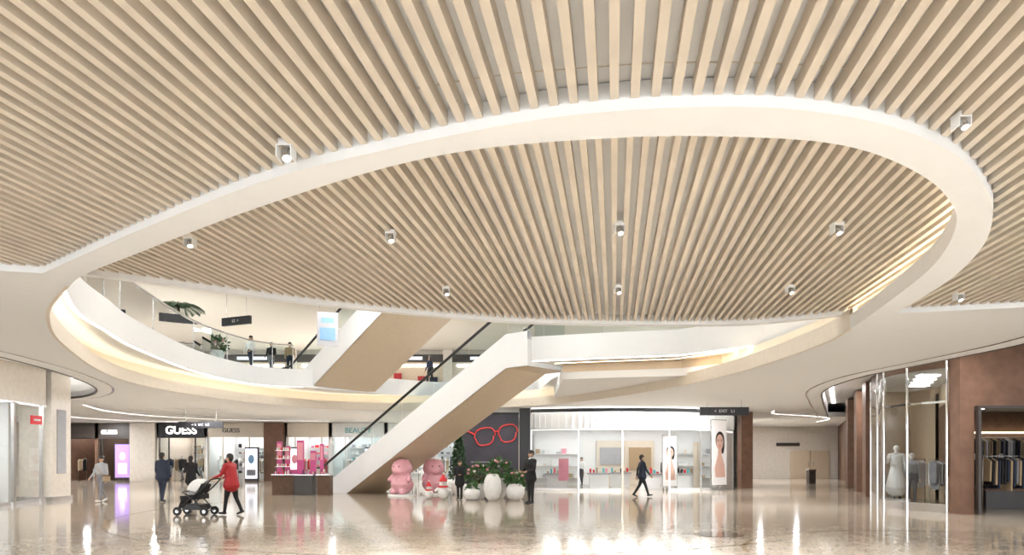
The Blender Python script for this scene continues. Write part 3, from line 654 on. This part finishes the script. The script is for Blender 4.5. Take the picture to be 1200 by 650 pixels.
for y in(21.5,22.5,23.5,24.5): mb.bx(12.9+(y-21.5)*.5,13.5+(y-21.5)*.5,y,y+.3,4.17,4.2,'panel')
clothes_rack(mb,13.9,15.0,24.8,cols=['whitec','lightc','flw','grey']); clothes_rack(mb,13.2,13.7,21.6,cols=['navy','lightc','grey'])
mb.lathe((12.95,23.0,0),[(.42,0),(.42,.22),(0,.22)],'whitec',24); mb.build('interior',parent=gb)
dress=[((0,0,1.1),(0,0,.35),.13,.3,1.1,'whitec')]
person('mannequin',(12.95,23.0,.22),160,1.82,'whitec','whitec',hair=None,skin='manq',extra=dress,arms=((5,14,10),(30,20,80)),legs=((2,0),(-2,0)),fat=1.1)
person('mannequin',(13.7,23.4,0),150,1.8,'lightc','grey',hair=None,skin='manq',voxel=.022)
# brown boutique
mb=MB(); mb.bx(12.6,13.0,19.2,19.68,0,4.8,'brown'); mb.bx(13.0,18.5,19.2,19.68,3.05,4.8,'brown'); mb.bx(18.5,22,19.2,19.68,0,4.8,'brown'); mb.build('wall_boutique')
mb=MB(); mb.bx(13.02,13.10,19.05,19.18,0,3.05,'dark'); mb.bx(13.09,18.5,19.05,19.18,2.98,3.05,'dark')
mb.wall([(p[0]+.06,p[1]+.02) for p in DIV[:2]],0,3.3,'brown'); mb.bx(16.0,22,25.6,25.8,0,4.0,'brown2'); mb.bx(21.8,22,19.75,25.8,0,4,'brown2'); mb.add([(13.05,19.72,3.3),(22,19.72,3.3),(22,25.7,3.3),(16.05,25.7,3.3)],[(0,1,2,3)],'dark')
for (x,y) in((14.5,20.4),(16.3,20.4),(15.3,21.6),(17,22),(16.2,23.6),(18,23.6),(18,20.6)): mb.lathe((x,y,3.27),[(0,0),(.1,0),(.12,.04)],'lamp',12)
clothes_rack(mb,16.4,20.8,25.2,2.3,cols=['blackc','navy','whitec','grey','tan']); clothes_rack(mb,14.2,15.5,20.6,1.6,cols=['blackc','navy','grey','tan']); mb.bx(16.4,21,25.3,25.55,2.5,2.56,'panelw')
mb.bx(15.0,17.0,21.6,22.5,0,.55,'dark'); mb.bx(14.9,17.1,21.5,22.6,.55,.62,'brown')
for i in range(4): mb.bx(15.1+i*.5,15.4+i*.5,21.8,22.2,.62,.72+.05*(i%3),random.choice(['whitec','tan','blackc','gold']))
mb.build('brown_boutique_interior')
person('mannequin',(15.9,23.4,0),180,1.78,'blackc','blackc',hair=None,skin='manq',voxel=.025,hem=.8); person('mannequin',(16.9,23.6,0),170,1.78,'tan','navy',hair=None,skin='manq',voxel=.025)
# ------------------------------------------------------------------ left boutique
lf=[(-15.6,11),(-16.2,17),(-16.6,22),(-17.0,24.9)]
mb=MB(); mb.wall(lf,3.5,4.8,'wall'); mb.wall(lf,0,.12,'steel')
for t in range(0,9):
    y=11+t*1.7; x=np.interp(y,[p[1] for p in lf],[p[0] for p in lf]); mb.bx(x-.05,x+.05,y-.05,y+.05,0,3.5,'steel')
mb.wall(lf,.12,3.5,'glass'); mb.wall(lf,3.42,3.5,'steel')
mb.bx(-22.2,-22,11,25,0,4,'white'); mb.bx(-22,-18.3,24.8,25,0,4,'white'); mb.add([(-22,11,3.6),(-15.7,11,3.6),(-16.3,17,3.6),(-16.7,22,3.6),(-17.1,24.8,3.6),(-22,24.8,3.6)],[(0,1,2,3,4,5)],'white')
for j in range(6): mb.bx(-21,-17.5,12+j*2.1,12.7+j*2.1,3.55,3.58,'panel')
mb.bx(-19.5,-18.3,20,23,.0,.9,'whitec'); 
for y in(14,17,20,23): clothes_rack(mb,-21.5,-19.8,y,cols=['whitec','lightc','grey','tan'])
mb.build('glass_boutique')
mb=MB(); mb.bx(-18.2,-17.0,25.2,26.3,0,4.78,'wall'); mb.bx(-18.25,-16.95,25.15,26.35,0,.15,'steel'); mb.bx(-17.0,-16.98,25.5,26.0,1.0,3.4,'lightc'); mb.build('stone_column')
mb=MB(); mb.box((-16.45,23.6,2.9),(.06,.5,.3),'red'); mb.box((-16.45,23.6,2.9),(.1,.3,.06),'whitec'); mb.build('blade_sign')
# hanging signs
def hang(name,c,w,h,zc,txt,rz=0):
    mb=MB(); mb.box((0,0,0),(w,.12,h),'black'); 
    for s in(-1,1): mb.cyl((s*w*.35,0,h/2),(s*w*.35,0,zc-c[2]),.015,.015,'steel',6)
    o=mb.build(name,c,rz); text(txt,h*.5,(0,-.07,0),'whitec',o,ext=.003,name='lettering'); return o
hang('hanging_direction_sign',(-15.4,33.8,3.22),2.2,.3,4.0,'< A  WC  1-8')
hang('hanging_direction_sign',(8.7,28,3.5),2.0,.34,4.0,'<  EXIT   L1')
hang('hanging_direction_sign',(-11.3,28,7.2),1.5,.33,8.8,'L2  >',-.4)
mb=MB(); mb.box((0,0,0),(.8,.03,1.35),'lightc'); mb.box((0,-.02,-.2),(.6,.01,.5),'blue'); mb.box((0,-.02,.35),(.5,.01,.2),'blue'); mb.cyl((-.3,0,.67),(-.3,0,2.1),.008,.008,'steel',5); mb.cyl((.3,0,.67),(.3,0,2.1),.008,.008,'steel',5); mb.build('hanging_banner',(-7.35,27.2,6.72),.3)
# palm on level 2
mb=MB(); mb.lathe((0,0,0),[(.25,0),(.35,.45),(.3,.45),(0,.4)],'dark'); mb.tube([(0,0,.4),(.05,0,1.3),(0,0,2.0)],[.07,.055,.05],'trunk')
for i in range(13):
    a=i*2.4; path=[Vector((0,0,2.0))+Vector((math.cos(a)*t,math.sin(a)*t,.5*t-.55*t*t))*.8 for t in(0,.25,.5,.75,1.0,1.2)]
    mb.tube(path,.012,'leaf2',5)
    for p,q in zip(path,path[1:]):
        for u in(0,.33,.66):
            b=p.lerp(q,u); s=Vector((-math.sin(a),math.cos(a),-.35))
            for sg in(-1,1): d=Vector((s.x*sg,s.y*sg,s.z)).normalized()*.28+(q-p)*.4; mb.add([b,b+d*.5+(q-p).normalized()*.035,b+d,b+d*.5-(q-p).normalized()*.035],[(0,1,2,3)],'leaf2')
mb.build('potted_palm',(-13.2,27.0,5.6))
for i,(x,y) in enumerate(((-12.35,22.3),(-12.75,25.4),(-12.6,29.1),(-11.9,19.8),(-12.6,23.7))): shrub('potted_shrub',(x,y,5.6),.55,.42,6,20+i)
# ------------------------------------------------------------------ spotlights (track heads with spot lamps; two side ones added)
def spotlamp(x,y,z,p,size=125):
    l=D.lights.new('spotlight_lamp','SPOT'); l.energy=p; l.spot_size=math.radians(size); l.spot_blend=1; l.shadow_soft_size=.05; l.color=(.94,.97,1)
    o=D.objects.new('spotlight_lamp',l); S.collection.objects.link(o); o.location=(x,y,z)
def spot(x,y,z,s=.65,aim=(0.2,-.4,-1),p=900):
    mb=MB()
    for a in(-1,1): mb.box((a*.085*s,0,-.04*s),(.012*s,.2*s,.2*s),'white'); mb.box((0,a*.1*s,.03*s),(.18*s,.012*s,.08*s),'white')
    mb.box((0,0,.05*s),(.2*s,.22*s,.02*s),'white'); d=Vector(aim).normalized()*.14*s
    mb.cyl(Vector((0,0,-.02*s)),Vector((0,0,-.02*s))+d,.055*s,.06*s,'steel',16); e=Vector((0,0,-.02*s))+d*1.01; mb.cyl(e,e+d*.03,.048*s,.048*s,'lamp',16)
    o=mb.build('ceiling_spotlight',(x,y,z)); spotlamp(x+d.x*1.4,y+d.y*1.4,z-.2,p)
for x,y,s in((-1.81,5.47,.68),(3.29,5.0,.5),(-8,5.5,.65),(8.5,5.5,.65)): spot(x,y,4.08,s,p=720)  # last two are added out of view, lighting the ceiling off the floor
spot(6.8,10.4,4.08,.6,p=200)
for x,y in((-4.15,8.8),(-1.53,8.6),(1.3,8.3),(3.95,8.3)): spot(x,y,4.41,p=720)
for x,y in((-1.1,11.4),(1.75,11.3),(4.6,11.3)): spot(x,y,4.41,p=260)
mb=MB(); lampP=[(-15,33),(-8,42),(0,40),(8,40),(-10,38),(9.0,31),(16,44),(20,48),(-14.5,29),(-22,32),(-22,42),(-28,38),(-28,45),(-5,44),(5,31.3),(8.6,22)]  # few are real fixtures; others added to light the far hall
for x,y in lampP: mb.lathe((x,y,3.992),[(0,0),(.09,0),(.11,-.006),(.13,.004)],'white',14)
mb.build('downlights_and_fill')
# ------------------------------------------------------------------ floor inlay arcs
mb=MB()
def arcband(cx,cy,r,w,a0,a1,k,n=60,z=.004):
    A=[(cx+r*math.cos(a0+(a1-a0)*i/n),cy+r*math.sin(a0+(a1-a0)*i/n)) for i in range(n+1)]
    B=[(cx+(r+w)*math.cos(a0+(a1-a0)*i/n),cy+(r+w)*math.sin(a0+(a1-a0)*i/n)) for i in range(n+1)]
    mb.band(A,B,z,k)
arcband(-1,21,9.9,.07,2.6,5.4,'inlay2'); arcband(4.3,14.2,0,.5,0,6.284,'inlay',z=.006)
arcband(8,11,4,.07,.8,3.0,'inlay2')
mb.build('floor_inlay')
# ------------------------------------------------------------------ lights
def area(name,loc,size,power,col=(1,.95,.88),rot=(0,0,0),sy=None):
    l=D.lights.new(name,'AREA'); l.energy=power; l.color=col; l.size=size; l.shape='DISK' if sy is None else 'RECTANGLE'
    if sy: l.size_y=sy
    o=D.objects.new(name,l); S.collection.objects.link(o); o.location=loc; o.rotation_euler=rot
for x,y in lampP: area('downlight_fill',(x,y,3.975),.2,165,col=(.98,.98,1))  # area lamps at these fixtures, including those added as fill
for x,y in((-14,15),(-14.6,20),(12.0,14.5),(11.8,17.5),(15,31)): area('canopy_fill',(x,y,4.76),.4,80,col=(1,.98,.96))  # lamps added under the slab to brighten the storefront recesses
for x,y in((-6,18),(0,18),(-6,26),(0,28),(-14,22),(-16,32),(-20,40),(-6,38),(4,26),(8,40),(-12,42)): area('upper_fill',(x,y,8.75),1.4,160,sy=1.4,col=(1,.98,.96))  # unseen area lamps added to fill the upper level and floor below
# added sun through an unseen open end, bounced up to the near ceiling
l=D.lights.new('sun','SUN'); l.energy=6; l.angle=math.radians(3); l.color=(.94,.97,1); o=D.objects.new('sun',l); S.collection.objects.link(o); o.rotation_euler=(math.radians(62),0,math.radians(8)); o.location=(0,-20,15)
w=D.worlds.new('world'); S.world=w; w.use_nodes=True; bg=w.node_tree.nodes['Background']; bg.inputs[0].default_value=(.92,.96,1,1); bg.inputs[1].default_value=2.4
# ------------------------------------------------------------------ camera
c=D.cameras.new('camera'); c.lens=24; c.sensor_width=36; c.shift_y=(536-325)/1200; c.clip_end=300
co=D.objects.new('camera',c); S.collection.objects.link(co); co.location=(0,0,1.6); co.rotation_euler=(math.pi/2,0,0); S.camera=co
S.view_settings.view_transform='Standard'; S.view_settings.look='None'; S.view_settings.exposure=.6
